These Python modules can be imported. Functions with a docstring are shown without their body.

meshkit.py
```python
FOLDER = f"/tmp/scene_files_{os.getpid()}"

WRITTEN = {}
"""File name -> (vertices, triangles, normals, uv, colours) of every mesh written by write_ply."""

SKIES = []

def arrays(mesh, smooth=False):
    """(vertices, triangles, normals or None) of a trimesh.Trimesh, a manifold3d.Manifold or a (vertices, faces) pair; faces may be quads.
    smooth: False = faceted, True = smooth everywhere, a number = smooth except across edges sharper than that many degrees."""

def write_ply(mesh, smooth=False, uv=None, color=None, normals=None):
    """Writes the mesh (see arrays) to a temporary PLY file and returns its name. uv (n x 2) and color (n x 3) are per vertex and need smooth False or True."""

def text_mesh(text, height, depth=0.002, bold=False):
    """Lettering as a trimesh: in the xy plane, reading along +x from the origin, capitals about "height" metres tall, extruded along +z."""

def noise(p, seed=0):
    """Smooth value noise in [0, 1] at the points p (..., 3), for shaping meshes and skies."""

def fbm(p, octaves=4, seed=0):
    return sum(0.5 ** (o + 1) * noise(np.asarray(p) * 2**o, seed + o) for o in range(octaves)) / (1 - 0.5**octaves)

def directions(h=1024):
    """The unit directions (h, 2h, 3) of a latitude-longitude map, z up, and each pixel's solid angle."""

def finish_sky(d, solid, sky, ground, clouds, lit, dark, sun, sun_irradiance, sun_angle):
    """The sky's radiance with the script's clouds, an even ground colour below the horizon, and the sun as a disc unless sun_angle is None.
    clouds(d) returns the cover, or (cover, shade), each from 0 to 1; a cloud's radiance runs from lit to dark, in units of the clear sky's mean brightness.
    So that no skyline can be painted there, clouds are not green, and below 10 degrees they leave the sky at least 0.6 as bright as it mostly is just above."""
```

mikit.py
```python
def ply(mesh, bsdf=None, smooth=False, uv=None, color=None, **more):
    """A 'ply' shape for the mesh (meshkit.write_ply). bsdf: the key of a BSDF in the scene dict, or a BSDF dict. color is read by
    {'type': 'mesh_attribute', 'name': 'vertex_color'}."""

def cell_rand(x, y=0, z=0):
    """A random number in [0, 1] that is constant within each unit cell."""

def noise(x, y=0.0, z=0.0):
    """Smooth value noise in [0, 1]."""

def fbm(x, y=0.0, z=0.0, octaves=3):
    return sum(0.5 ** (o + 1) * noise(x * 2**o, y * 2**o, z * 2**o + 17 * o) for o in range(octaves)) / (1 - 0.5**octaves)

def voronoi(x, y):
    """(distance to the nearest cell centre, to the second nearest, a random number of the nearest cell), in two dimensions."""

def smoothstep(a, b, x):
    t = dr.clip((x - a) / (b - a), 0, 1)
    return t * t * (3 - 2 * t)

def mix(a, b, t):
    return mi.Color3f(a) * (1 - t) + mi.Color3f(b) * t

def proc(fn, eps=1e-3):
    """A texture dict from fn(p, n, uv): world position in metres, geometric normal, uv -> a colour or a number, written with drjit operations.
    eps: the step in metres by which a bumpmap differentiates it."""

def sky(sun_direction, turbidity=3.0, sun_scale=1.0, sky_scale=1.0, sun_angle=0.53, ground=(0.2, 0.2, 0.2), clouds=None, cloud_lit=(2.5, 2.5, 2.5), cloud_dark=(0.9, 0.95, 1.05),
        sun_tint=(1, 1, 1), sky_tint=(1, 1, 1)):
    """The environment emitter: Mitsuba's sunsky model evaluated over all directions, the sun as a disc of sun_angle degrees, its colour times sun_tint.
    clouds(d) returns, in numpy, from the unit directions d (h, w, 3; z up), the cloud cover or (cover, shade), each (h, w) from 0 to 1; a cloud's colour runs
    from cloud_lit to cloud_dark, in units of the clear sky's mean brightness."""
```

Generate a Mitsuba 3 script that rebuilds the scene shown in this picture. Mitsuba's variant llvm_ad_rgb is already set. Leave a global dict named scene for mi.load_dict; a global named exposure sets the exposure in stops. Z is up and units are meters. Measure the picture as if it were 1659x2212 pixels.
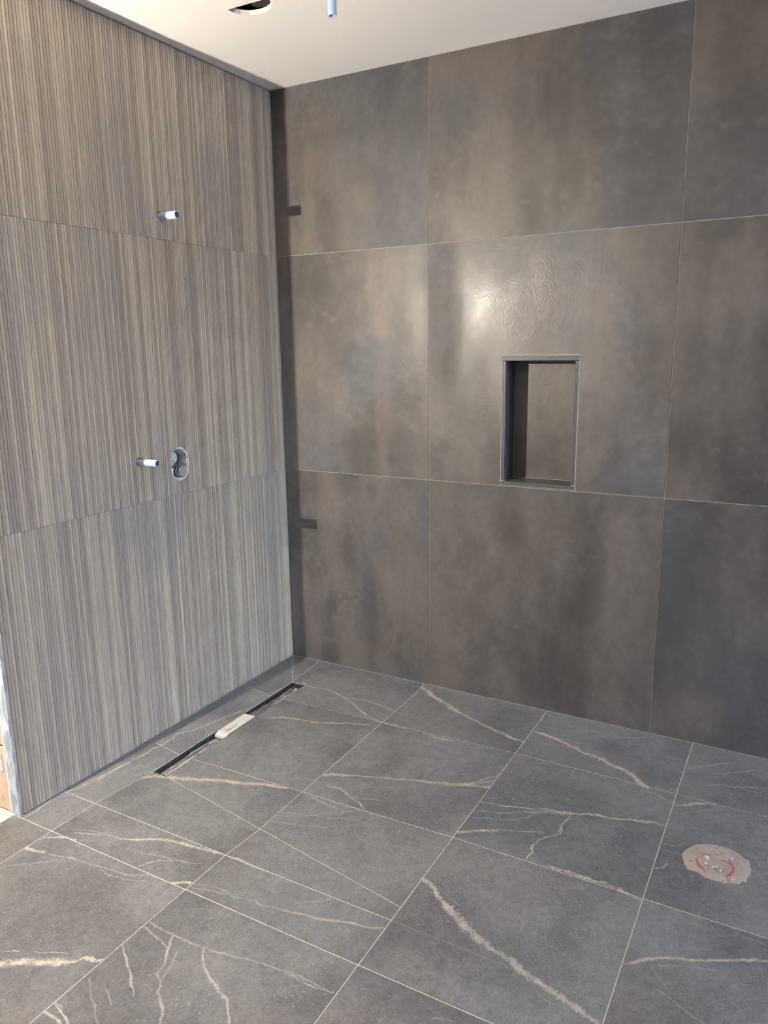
import math, random
import numpy as np, trimesh, shapely, drjit as dr, mitsuba as mi, manifold3d
import mikit, meshkit
from mikit import proc, noise, fbm, cell_rand, smoothstep, mix, voronoi
from shapely.geometry import Polygon, LineString, Point, box as sbox
from shapely.ops import split as ssplit
import shapely.affinity as aff

random.seed(7); RNG = np.random.default_rng(7)
T = mi.ScalarTransform4f
scene, labels = {}, {}

# ------------------------------------------------------------------ camera, sky, lamp, exposure
exposure = 0.0
CAM = np.array([2.26986, -3.04359, 1.56783]); YAW, PITCH, ROLL = -0.51258, -0.21155, -0.0145
FOCAL = 1652.45                                        # pixels, picture 1659 wide
fwd = np.array([math.sin(YAW)*math.cos(PITCH), math.cos(YAW)*math.cos(PITCH), math.sin(PITCH)])
rgt = np.array([math.cos(YAW), -math.sin(YAW), 0.0]); upv = np.cross(rgt, fwd)
upv = -math.sin(ROLL)*rgt + math.cos(ROLL)*upv
scene['camera'] = {'type': 'perspective', 'fov': math.degrees(2*math.atan(829.5/FOCAL)), 'fov_axis': 'x', 'near_clip': 0.05, 'far_clip': 200,
                   'to_world': T().look_at(origin=CAM.tolist(), target=(CAM+fwd).tolist(), up=upv.tolist())}
# clear sky behind the house's shady side: it reaches the room through the roof light and the window far to the right
SKY_SCALE = 310.0
scene['sky'] = mikit.sky((-0.45, 0.8, 0.65), turbidity=3.0, sun_scale=1.0, sky_scale=SKY_SCALE, ground=(0.22, 0.21, 0.20), sky_tint=(1.15, 0.98, 1.0))
LAMP = np.array([-0.042, -2.41, 1.82]); LAMP_R = 0.007  # bare halogen capsule on a temporary cable in the doorway left of the frame
LAMP_POWER = 21.0                                       # W / sr
LAMP_TINT = np.array([1.0, 0.90, 0.77])

# ------------------------------------------------------------------ measures (metres; corner of the walls at 0,0,0)
ZC = 2.7065                                             # ceiling
Z1, Z2 = 0.98566, 1.99117                               # level joints of the wall tiles
X1, X2 = 0.79114, 1.79395                               # upright joints of the back wall
A, F = 0.16343, 0.6                                     # first upright floor joint, floor tile
ROW1, R3, END = -0.40536, -1.4252, -1.592               # floor rows, fall line, end of the left wall
D_X0, D_X1, D_YN, D_YF = A, A+0.07155, -1.15043, -0.23901   # drain
DIP = 0.02216                                           # fall of the floor to the drain
CX = A+2*F
ROOM = dict(x0=-2.6, x1=6.6, y0=-5.2)

def lin(r, g, b):
    c = np.array([r, g, b])/255.0
    return [float(v) for v in np.where(c <= 0.04045, c/12.92, ((c+0.055)/1.055)**2.4)]

def dip(x, y):
    if x <= 0 or x >= CX or y >= 0 or y <= R3: return 0.0
    t = [x/A if x < A else 1, (CX-x)/(CX-D_X1) if x > D_X1 else 1, y/D_YF if y > D_YF else 1, (y-R3)/(D_YN-R3) if y < D_YN else 1]
    return -DIP*min(t)
FOLDS = [((0, 0), (D_X0, D_YF)), ((CX, 0), (D_X1, D_YF)), ((0, R3), (D_X0, D_YN)), ((CX, R3), (D_X1, D_YN)),
         ((CX, 0), (CX, R3)), ((0, R3), (CX, R3)), ((D_X0, D_YF), (D_X0, D_YN)), ((D_X1, D_YF), (D_X1, D_YN)), ((D_X0, D_YF), (D_X1, D_YF)), ((D_X0, D_YN), (D_X1, D_YN))]

# ------------------------------------------------------------------ helpers
def numbered(key):
    if key not in scene: return key
    i = 1
    while f'{key}_{i:03d}' in scene: i += 1
    return f'{key}_{i:03d}'
def obj(name, mesh, bsdf, parent=None, label=None, category=None, group=None, kind=None, smooth=False, **kw):
    key = numbered((parent+'__' if parent else '')+name)
    scene[key] = mikit.ply(mesh, bsdf, smooth=smooth, **kw)
    d = {k: v for k, v in dict(label=label, category=category, group=group, kind=kind).items() if v}
    if d: labels[key] = d
    return key
def thing(name, label, category, group=None):
    keys = list(scene)+list(labels); key, i = name, 0
    while any(k == key or k.startswith(key+'__') for k in keys):
        i += 1; key = f'{name}_{i:03d}'
    labels[key] = {'label': label, 'category': category}
    if group: labels[key]['group'] = group
    return key
def mani(m):
    g = m.to_mesh()
    return trimesh.Trimesh(np.array(g.vert_properties[:, :3]), np.array(g.tri_verts), process=False)
def bxm(x0, x1, y0, y1, z0, z1):
    return manifold3d.Manifold.cube([x1-x0, y1-y0, z1-z0]).translate([x0, y0, z0])
def bx(x0, x1, y0, y1, z0, z1, ch=0.0):
    if ch <= 0: return mani(bxm(x0, x1, y0, y1, z0, z1))
    pts = []
    for i, sx in enumerate((x0, x1)):
        for sy in (y0, y1):
            for sz in (z0, z1):
                cx, cy, cz = (ch if v == lo else -ch for v, lo in ((sx, x0), (sy, y0), (sz, z0)))
                pts += [(sx+cx, sy+cy, sz), (sx+cx, sy, sz+cz), (sx, sy+cy, sz+cz)]
    return mani(manifold3d.Manifold.hull_points(pts))
def polys(g):
    if g.is_empty: return []
    return [p for p in (g.geoms if hasattr(g, 'geoms') else [g]) if p.geom_type == 'Polygon' and p.area > 1e-9]
def rings(p):
    o = shapely.geometry.polygon.orient(p)
    return [np.array(o.exterior.coords)[:-1]] + [np.array(r.coords)[:-1] for r in o.interiors]
def extr(poly, h, fn):
    """poly in (u,v), extruded 0..h along w; fn maps (u,v,w) arrays to xyz, keeping or flipping handedness is handled here."""
    out = []
    for p in polys(poly):
        out.append(mani(manifold3d.Manifold.extrude(manifold3d.CrossSection(rings(p)), h)))
    m = trimesh.util.concatenate(out)
    v = np.array(m.vertices); m.vertices = np.stack(fn(v[:, 0], v[:, 1], v[:, 2]), 1)
    if m.volume < 0: m.invert()
    return m
def tube(path, r, n=12):
    path = np.asarray(path, float); out = manifold3d.Manifold()
    for a, b in zip(path[:-1], path[1:]):
        out += manifold3d.Manifold.batch_hull([manifold3d.Manifold.sphere(r, n).translate(a.tolist()), manifold3d.Manifold.sphere(r, n).translate(b.tolist())])
    return mani(out)
def lathe(prof, n=32):
    """profile of (radius, height) revolved about z"""
    return trimesh.creation.revolve(np.array(prof, float), sections=n)
def turn(m, M4):
    m = m.copy(); m.apply_transform(M4); return m
def axis_x(loc):      # local z -> world +x
    M4 = np.array([[0, 0, 1, loc[0]], [0, 1, 0, loc[1]], [-1, 0, 0, loc[2]], [0, 0, 0, 1.0]]); return M4
def rough(m, amp, scale, seed=0, edge=None):
    m = m.copy()
    if edge: m = m.subdivide_to_size(edge)
    v = np.array(m.vertices); n = m.vertex_normals
    d = meshkit.fbm(v*scale+seed*7.3)
    d = np.asarray(d); d = d if d.ndim == 1 else d[:, 0]
    m.vertices = v+n*((d-d.mean())*amp)[:, None]
    return m
def tw(b): return {'type': 'twosided', 'bsdf': b}
def pr(col, rough_=0.5, **k):
    c = col if isinstance(col, dict) else {'type': 'rgb', 'value': list(col)}
    return {'type': 'principled', 'base_color': c, 'roughness': rough_, **k}
# ------------------------------------------------------------------ materials
def band(a, b): return dr.select(a > b, 1.0, 0.0)
def wall_tile_id(p):
    i = dr.select(p.x > X2, 2.0, dr.select(p.x > X1, 1.0, 0.0)); j = dr.select(p.z > Z2, 2.0, dr.select(p.z > Z1, 1.0, 0.0))
    return i*3+j
TILE_TONE = (0.92, 1.10, 0.99, 0.80, 1.06, 0.90, 0.74, 0.84, 0.84)     # burning shade of each tile: columns from the corner, rows from the floor
def f_slab(p, n, uv):
    k = wall_tile_id(p); ox = cell_rand(k, 3)*37.0; oz = cell_rand(k, 5)*53.0
    x, z = p.x+ox, p.z+oz
    big = fbm(x*1.9, z*1.5, 2.0, 3); streak = fbm(x*9.0, z*1.6, 5.0, 3); mid = fbm(x*6.0, z*5.0, 8.0, 4); fine = fbm(x*60.0, z*45.0, 1.0, 2)
    h = fbm(x*1.3, z*1.7, 21.0, 2)
    c = mix((0.070, 0.064, 0.060), (0.146, 0.130, 0.117), smoothstep(0.28, 0.72, 0.34*big+0.3*mid+0.36*streak))
    c = mix(c, (0.146, 0.112, 0.096), 0.42*smoothstep(0.55, 0.78, h*0.5+streak*0.5))
    c = mix(c, (0.085, 0.092, 0.105), 0.55*smoothstep(0.52, 0.7, fbm(x*2.2, z*1.9, 33.0, 3)))
    wisp = fbm(x*13.0+1.5*mid, z*9.0, 4.0, 4)
    c = c*(0.84+0.32*wisp)
    c = mix(c, (0.185, 0.168, 0.148), 0.30*smoothstep(0.45, 0.9, fbm(x*26.0, z*34.0, 14.0, 3))*smoothstep(0.50, 0.66, fbm(x*4.0, z*5.0, 17.0, 2)))
    tone = mi.Float(1)
    for k_, t_ in enumerate(TILE_TONE): tone = dr.select(k == k_, t_, tone)
    return c*(0.90+0.20*fine)*tone
def f_polish(p):     # a glossier, pebbly patch of glaze on the middle tile
    q = fbm(p.x*7.0, p.z*7.0, 41.0, 3)-0.5
    return smoothstep(1.5, 0.1, dr.sqrt(dr.square((p.x-1.16)/0.16)+dr.square((p.z-1.74)/0.17))+2.4*q)
def f_dull(p):       # a dull smear left of it
    q = fbm(p.x*6.0, p.z*4.0, 47.0, 3)-0.5
    return smoothstep(1.4, 0.1, dr.sqrt(dr.square((p.x-0.90)/0.10)+dr.square((p.z-1.68)/0.36))+2.6*q)
def f_slab_rough(p, n, uv):
    k = wall_tile_id(p); x, z = p.x+cell_rand(k, 3)*37.0, p.z+cell_rand(k, 5)*53.0
    return 0.36+0.16*fbm(x*5.0, z*3.0, 3.0, 3)-0.10*f_polish(p)+0.15*f_dull(p)
def f_slab_bump(p, n, uv):
    k = wall_tile_id(p); x, z = p.x+cell_rand(k, 3)*37.0, p.z+cell_rand(k, 5)*53.0
    peb = voronoi((0.8*x-0.6*z)*120.0, (0.6*x+0.8*z)*120.0)[0]
    return (0.5*peb+0.5*noise((0.8*x+0.6*z)*260.0, (0.8*z-0.6*x)*260.0))*(0.4+0.6*smoothstep(0.4, 0.65, fbm(x*2.5, z*2.5, 6.0, 2))+1.0*f_polish(p))
scene['mat_slab'] = tw({'type': 'bumpmap', 'arbitrary': proc(f_slab_bump, 1.0e-3), 'scale': 0.00045, 'bsdf': pr(proc(f_slab), proc(f_slab_rough), specular=0.5)})

FL = 0.0125
def f_wood(p, n, uv):
    row = dr.select(p.z > Z2, 2.0, dr.select(p.z > Z1, 1.0, 0.0)); colm = dr.select(p.y < -0.97, 1.0, 0.0)
    k = row+3*colm; i = dr.floor(p.y/FL); y, z = p.y+11.0*k, p.z+5.0*k
    a = cell_rand(i, k, 1); g = noise(y*9.0, 1.0, k); g2 = noise(i*0.37+k*9, z*1.1)
    run = fbm(i*1.37+3.0, z*1.6+cell_rand(i, k, 4)*9.0, k, 2)
    grain = fbm(y*900.0, z*14.0, 3.0, 2); mott = fbm(y*5.0, z*2.2, 7.0, 3)
    t = 0.50*a+0.12*g+0.13*g2+0.25*run
    c = mix((0.40, 0.333, 0.268), (0.66, 0.575, 0.44), smoothstep(0.25, 0.78, t))
    c = mix(c, (0.49, 0.40, 0.34), 0.45*smoothstep(0.55, 0.8, cell_rand(i, k, 8)))
    c = mix(c, (0.37, 0.35, 0.33), 0.4*smoothstep(0.5, 0.75, mott))
    return c*(0.82+0.36*grain)
scene['mat_wood'] = tw(pr(proc(f_wood), 0.55, specular=0.35))

VEINS = [(0.0034,0.8,0.7,[(0.017,-1.599),(0.019,-1.571),(0.002,-1.485),(0.012,-1.419),(0.026,-1.368),(0.034,-1.277),(0.046,-1.162),(0.052,-1.091),(0.06,-1.006),(0.06,-0.941),(0.054,-0.902),(0.082,-0.844),(0.098,-0.79),(0.12,-0.69),(0.143,-0.602),(0.152,-0.548)]),(0.002,0.7,0.8,[(0.041,-1.343),(0.041,-1.267),(0.051,-1.166),(0.067,-1.026)]),(0.0021,0.5,0.5,[(0.098,-0.79),(0.157,-0.828)]),(0.0031,0.7,0.9,[(0.148,-0.392),(0.16,-0.313)]),(0.0115,0.9,1,[(0.165,-1.209),(0.189,-1.177),(0.244,-1.148),(0.31,-1.13),(0.391,-1.097),(0.455,-1.076),(0.526,-1.059),(0.593,-1.033),(0.649,-1.023),(0.697,-1.013)]),(0.003,0.6,0.6,[(0.243,-1.575),(0.341,-1.534),(0.408,-1.526)]),(0.0063,1,1,[(0.408,-1.526),(0.498,-1.478),(0.544,-1.456),(0.601,-1.445),(0.646,-1.44),(0.702,-1.436),(0.76,-1.431)]),(0.0055,0.8,0.6,[(0.772,-1.43),(0.803,-1.423),(0.856,-1.425),(0.905,-1.429)]),(0.0018,0.5,0.5,[(0.173,-1.584),(0.251,-1.554),(0.333,-1.527),(0.386,-1.507)]),(0.0018,0.5,0.5,[(0.293,-1.598),(0.352,-1.558),(0.408,-1.526)]),(0.0048,0.7,0.7,[(0.171,-1.641),(0.236,-1.607),(0.28,-1.605)]),(0.0022,0.55,0.6,[(0.475,-1.557),(0.554,-1.533),(0.616,-1.523),(0.666,-1.514),(0.702,-1.505),(0.735,-1.495)]),(0.0028,0.6,0.6,[(0.558,-1.602),(0.58,-1.568),(0.612,-1.541),(0.639,-1.526)]),(0.0066,0.65,0.6,[(0.165,-1.707),(0.198,-1.702),(0.235,-1.69)]),(0.0028,0.5,0.4,[(0.235,-1.69),(0.299,-1.68),(0.354,-1.666),(0.429,-1.661),(0.489,-1.651),(0.556,-1.642),(0.625,-1.612),(0.655,-1.607)]),(0.0022,0.5,0.3,[(0.469,-1.664),(0.519,-1.668),(0.566,-1.66),(0.617,-1.642),(0.669,-1.621)]),(0.0023,0.5,0.3,[(0.189,-1.811),(0.203,-1.782),(0.285,-1.725),(0.309,-1.687)]),(0.0064,0.95,1,[(0.711,-1.606),(0.736,-1.587),(0.76,-1.577)]),(0.0026,0.5,0.4,[(0.763,-1.576),(0.823,-1.555),(0.87,-1.557),(0.912,-1.55)]),(0.0026,0.5,0.4,[(0.774,-1.592),(0.81,-1.582),(0.878,-1.566),(0.937,-1.556),(0.968,-1.548),(1.004,-1.549),(1.05,-1.539),(1.082,-1.532)]),(0.004,0.65,0.9,[(1.077,-1.537),(1.147,-1.52),(1.2,-1.51),(1.226,-1.502),(1.271,-1.488),(1.319,-1.478),(1.347,-1.468),(1.365,-1.463)]),(0.006,0.5,0.8,[(1.139,-1.522),(1.2,-1.51),(1.229,-1.502)]),(0.002,0.55,0.6,[(1.087,-1.504),(1.1,-1.486),(1.14,-1.463),(1.169,-1.432)]),(0.01,0.8,1,[(0.773,-0.873),(0.795,-0.859),(0.857,-0.832)]),(0.005,0.7,0.9,[(0.857,-0.832),(0.934,-0.805),(1.022,-0.78),(1.076,-0.76)]),(0.0062,0.7,0.9,[(1.076,-0.76),(1.151,-0.744),(1.213,-0.724),(1.263,-0.703),(1.296,-0.683),(1.326,-0.63),(1.36,-0.592)]),(0.0085,0.7,0.9,[(1.215,-0.73),(1.301,-0.694),(1.362,-0.675)]),(0.0074,0.5,0.9,[(1.286,-0.702),(1.331,-0.656),(1.358,-0.628)]),(0.003,0.6,0.8,[(0.78,-1.019),(0.827,-1.022),(0.885,-1.032),(0.955,-1.041)]),(0.0023,0.55,0.5,[(0.769,-1.146),(0.814,-1.127),(0.864,-1.12),(0.914,-1.077),(0.966,-1.045),(1.011,-1.01)]),(0.0017,0.5,0.5,[(0.867,-1.125),(0.92,-1.086),(0.971,-1.052)]),(0.0023,0.45,0.4,[(0.763,-1.212),(0.857,-1.178),(0.961,-1.148),(0.985,-1.128)]),(0.0023,0.45,0.4,[(0.871,-1.116),(0.929,-1.1),(1.026,-1.066),(1.075,-1.062),(1.119,-1.061)]),(0.0048,0.6,0.8,[(0.828,-0.931),(0.881,-0.926),(0.931,-0.951),(0.989,-0.974),(1.024,-1.001)]),(0.0018,0.45,0.5,[(0.931,-0.951),(1.0,-0.943),(1.043,-0.925)]),(0.0057,0.7,0.9,[(0.272,-0.6),(0.341,-0.561),(0.405,-0.545),(0.471,-0.538),(0.523,-0.532),(0.573,-0.503),(0.639,-0.48),(0.729,-0.451)]),(0.0045,0.75,1,[(0.201,-0.214),(0.259,-0.239),(0.326,-0.23),(0.371,-0.232),(0.505,-0.279),(0.665,-0.382),(0.746,-0.401)]),(0.0037,0.7,0.9,[(0.405,-0.244),(0.497,-0.266),(0.589,-0.255),(0.699,-0.276),(0.758,-0.293),(0.802,-0.301)]),(0.0132,0.95,1,[(0.766,-0.032),(0.83,-0.073),(0.929,-0.119),(0.978,-0.162),(1.071,-0.197)]),(0.0089,0.9,1,[(1.071,-0.197),(1.154,-0.242),(1.244,-0.271),(1.305,-0.294),(1.363,-0.304)]),(0.0056,0.7,0.9,[(0.701,-0.403),(0.763,-0.411),(0.849,-0.412),(0.889,-0.411)]),(0.0067,0.7,0.9,[(0.965,-0.419),(1.027,-0.424),(1.071,-0.429),(1.108,-0.419)]),(0.0095,0.95,1,[(1.372,-0.2),(1.428,-0.214),(1.48,-0.229),(1.552,-0.254),(1.605,-0.279)]),(0.0129,0.95,1,[(1.605,-0.279),(1.682,-0.296),(1.72,-0.322),(1.769,-0.333),(1.811,-0.365),(1.837,-0.396),(1.869,-0.413)]),(0.0037,0.5,0.8,[(1.873,-0.434),(1.916,-0.454),(1.967,-0.469)]),(0.0035,0.7,0.8,[(1.368,-0.78),(1.453,-0.763),(1.537,-0.734),(1.583,-0.709),(1.647,-0.703)]),(0.0035,0.55,0.7,[(1.372,-0.834),(1.449,-0.811),(1.519,-0.768),(1.569,-0.732),(1.648,-0.708)]),(0.0029,0.5,0.6,[(1.377,-0.876),(1.444,-0.85),(1.513,-0.822),(1.54,-0.792),(1.571,-0.746)]),(0.0094,0.6,0.8,[(1.548,-0.752),(1.601,-0.712),(1.66,-0.696)]),(0.0059,0.8,0.8,[(1.646,-0.7),(1.747,-0.662),(1.804,-0.655),(1.88,-0.632),(1.929,-0.612),(1.966,-0.613)]),(0.0056,0.8,0.9,[(1.369,-0.975),(1.417,-0.939),(1.476,-0.902)]),(0.0028,0.6,0.7,[(1.476,-0.902),(1.536,-0.878),(1.614,-0.845)]),(0.005,0.8,0.9,[(1.61,-0.995),(1.617,-0.951),(1.607,-0.925),(1.616,-0.888),(1.64,-0.853)]),(0.0034,0.6,0.9,[(1.64,-0.853),(1.665,-0.821),(1.658,-0.785)]),(0.0035,0.6,0.9,[(1.656,-0.814),(1.656,-0.78),(1.667,-0.728),(1.666,-0.705)]),(0.0064,0.85,0.9,[(1.684,-0.997),(1.711,-1.0),(1.758,-0.994),(1.805,-0.995),(1.847,-1.0)]),(0.0085,0.8,0.8,[(1.846,-0.996),(1.889,-1.0),(1.917,-1.007)]),(0.0042,0.7,0.8,[(1.917,-1.007),(1.94,-1.012),(1.964,-1.014)]),(0.0093,0.85,0.9,[(1.368,-1.233),(1.402,-1.247),(1.451,-1.287)]),(0.0148,0.75,0.9,[(1.451,-1.287),(1.5,-1.314),(1.561,-1.354),(1.603,-1.373),(1.65,-1.39)]),(0.0112,0.75,0.9,[(1.65,-1.39),(1.702,-1.404),(1.748,-1.427),(1.788,-1.439),(1.835,-1.45),(1.866,-1.457),(1.889,-1.462),(1.921,-1.477),(1.948,-1.485)]),(0.006,0.7,0.9,[(1.436,-1.276),(1.496,-1.312),(1.554,-1.353),(1.599,-1.373)]),(0.002,0.5,0.4,[(1.453,-1.258),(1.506,-1.279)]),(0.0018,0.5,0.5,[(1.786,-1.475),(1.809,-1.475),(1.839,-1.484),(1.874,-1.487)]),(0.0018,0.4,0.5,[(1.606,-1.658),(1.625,-1.646),(1.658,-1.64)]),(0.005,0.85,1,[(1.972,-1.272),(2.001,-1.249),(2.036,-1.215),(2.063,-1.199),(2.09,-1.189),(2.131,-1.173),(2.197,-1.139),(2.246,-1.113),(2.266,-1.096),(2.293,-1.092),(2.326,-1.08)]),(0.0015,0.4,0.4,[(2.024,-1.246),(2.12,-1.203),(2.185,-1.181)]),(0.0024,0.5,0.5,[(2.052,-1.32),(2.084,-1.327),(2.113,-1.343),(2.141,-1.355),(2.175,-1.369)]),(0.0014,0.3,0.4,[(2.028,-1.25),(2.051,-1.272),(2.07,-1.295),(2.088,-1.321)]),(0.0021,0.35,0.4,[(2.21,-1.028),(2.245,-1.028),(2.279,-1.032)]),(0.0075,0.8,1,[(1.972,-0.481),(2.003,-0.458),(2.034,-0.433),(2.07,-0.414),(2.089,-0.413)]),(0.0025,0.4,0.5,[(1.987,-0.534),(2.01,-0.507),(2.075,-0.46),(2.125,-0.428)]),(0.0033,0.7,0.7,[(1.972,-0.854),(1.989,-0.839),(2.002,-0.811)]),(0.0023,0.45,0.5,[(2.23,-0.732),(2.261,-0.725),(2.286,-0.705)]),(0.0023,0.45,0.5,[(1.973,-0.719),(2.005,-0.71),(2.032,-0.68)]),(0.0023,0.5,0.5,[(1.987,-0.748),(2.019,-0.744),(2.042,-0.752)]),(0.0034,0.6,0.6,[(1.973,-0.211),(2.02,-0.171),(2.065,-0.125),(2.103,-0.101)]),(0.002,0.5,0.4,[(2.066,-0.202),(2.14,-0.155),(2.224,-0.093)]),(0.0026,0.5,0.5,[(2.036,-0.301),(2.112,-0.271),(2.205,-0.235),(2.245,-0.207)]),(0.002,0.4,0.4,[(2.157,-0.264),(2.226,-0.26),(2.246,-0.214)]),(0.0028,0.5,0.5,[(1.726,-0.075),(1.786,-0.044)]),(0.0028,0.4,0.6,[(1.535,-0.119),(1.575,-0.089),(1.623,-0.09)]),(0.0134,0.8,0.9,[(0.514,-2.063),(0.535,-2.05),(0.559,-2.034),(0.578,-2.012),(0.624,-1.993),(0.665,-1.971),(0.7,-1.949)]),(0.0072,0.95,1,[(0.512,-2.061),(0.557,-2.033),(0.625,-1.994),(0.678,-1.962)]),(0.0081,0.95,1,[(0.706,-1.938),(0.719,-1.928),(0.741,-1.921),(0.761,-1.905)]),(0.0021,0.5,0.4,[(0.498,-2.025),(0.547,-1.99),(0.622,-1.956),(0.661,-1.939)]),(0.0039,0.7,0.5,[(0.767,-1.847),(0.82,-1.884),(0.879,-1.926),(0.92,-1.955)]),(0.0035,0.6,0.4,[(0.769,-1.769),(0.804,-1.78),(0.842,-1.788),(0.885,-1.799)]),(0.0034,0.6,0.5,[(0.769,-1.751),(0.798,-1.757),(0.865,-1.758),(0.936,-1.753),(0.965,-1.752),(1.022,-1.743),(1.073,-1.737),(1.122,-1.725),(1.183,-1.716),(1.238,-1.714),(1.295,-1.718),(1.356,-1.707)]),(0.0028,0.6,0.5,[(1.201,-1.708),(1.259,-1.707),(1.313,-1.708),(1.358,-1.706)]),(0.004,0.65,0.5,[(0.865,-1.758),(0.887,-1.798),(0.913,-1.837)]),(0.0024,0.55,0.5,[(0.913,-1.837),(0.923,-1.88),(0.953,-1.894)]),(0.0047,0.7,0.5,[(0.953,-1.894),(0.968,-1.921),(1.022,-1.955),(1.039,-1.987)]),(0.0024,0.55,0.4,[(0.917,-1.794),(0.938,-1.85),(0.953,-1.894)]),(0.0043,0.75,0.5,[(0.967,-1.754),(1.018,-1.803),(1.085,-1.834),(1.138,-1.858),(1.19,-1.907)]),(0.0048,0.7,0.7,[(0.766,-2.094),(0.827,-2.098),(0.853,-2.103)]),(0.0038,0.6,0.6,[(0.768,-2.063),(0.844,-2.086)]),(0.0029,0.35,0.3,[(0.776,-1.968),(0.84,-2.011),(0.911,-2.053)]),(0.0034,0.35,0.3,[(0.832,-1.967),(0.893,-2.002)]),(0.0014,0.4,0.4,[(0.772,-2.065),(0.794,-2.061),(0.808,-2.076)])]
# the veins of the stone as line pieces, listed per 6 cm cell of the floor so that a lookup tests only the near ones
_seg = []
for hw, st, wm, pts in VEINS:
    n_ = len(pts)-1
    for i_, (a_, b_) in enumerate(zip(pts[:-1], pts[1:])):
        _seg.append((a_[0], a_[1], b_[0], b_[1], hw*(0.55 if i_ == 0 and n_ > 2 else 1), hw*(0.55 if i_ == n_-1 and n_ > 2 else 1), st, wm))
_seg = np.array(_seg+[(90, 90, 91, 90, .001, .001, 0, 0)]); NSEG = len(_seg)-1
CELL, GX, GY, KMAX = 0.06, 46, 46, 8
_x0, _y0 = -0.06, -2.70
_tab = np.full((GY, GX, KMAX), NSEG, np.uint32); _cnt = np.zeros((GY, GX), int)
_jj, _ii = np.meshgrid(np.arange(GY), np.arange(GX), indexing='ij')
_cx, _cy = _x0+(_ii+.5)*CELL, _y0+(_jj+.5)*CELL
for s_ in range(NSEG):
    ax, ay, bx_, by_, w0, w1 = _seg[s_, :6]
    L2 = (bx_-ax)**2+(by_-ay)**2+1e-12
    t_ = np.clip(((_cx-ax)*(bx_-ax)+(_cy-ay)*(by_-ay))/L2, 0, 1)
    dd = np.hypot(_cx-ax-t_*(bx_-ax), _cy-ay-t_*(by_-ay))
    for j_, i_ in zip(*np.where(dd < CELL*0.72+2.2*max(w0, w1)+0.008)):
        if _cnt[j_, i_] < KMAX: _tab[j_, i_, _cnt[j_, i_]] = s_; _cnt[j_, i_] += 1
TAB = mi.UInt32(_tab.ravel()); SEG = [mi.Float(_seg[:, k].astype(np.float32)) for k in range(8)]
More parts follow.
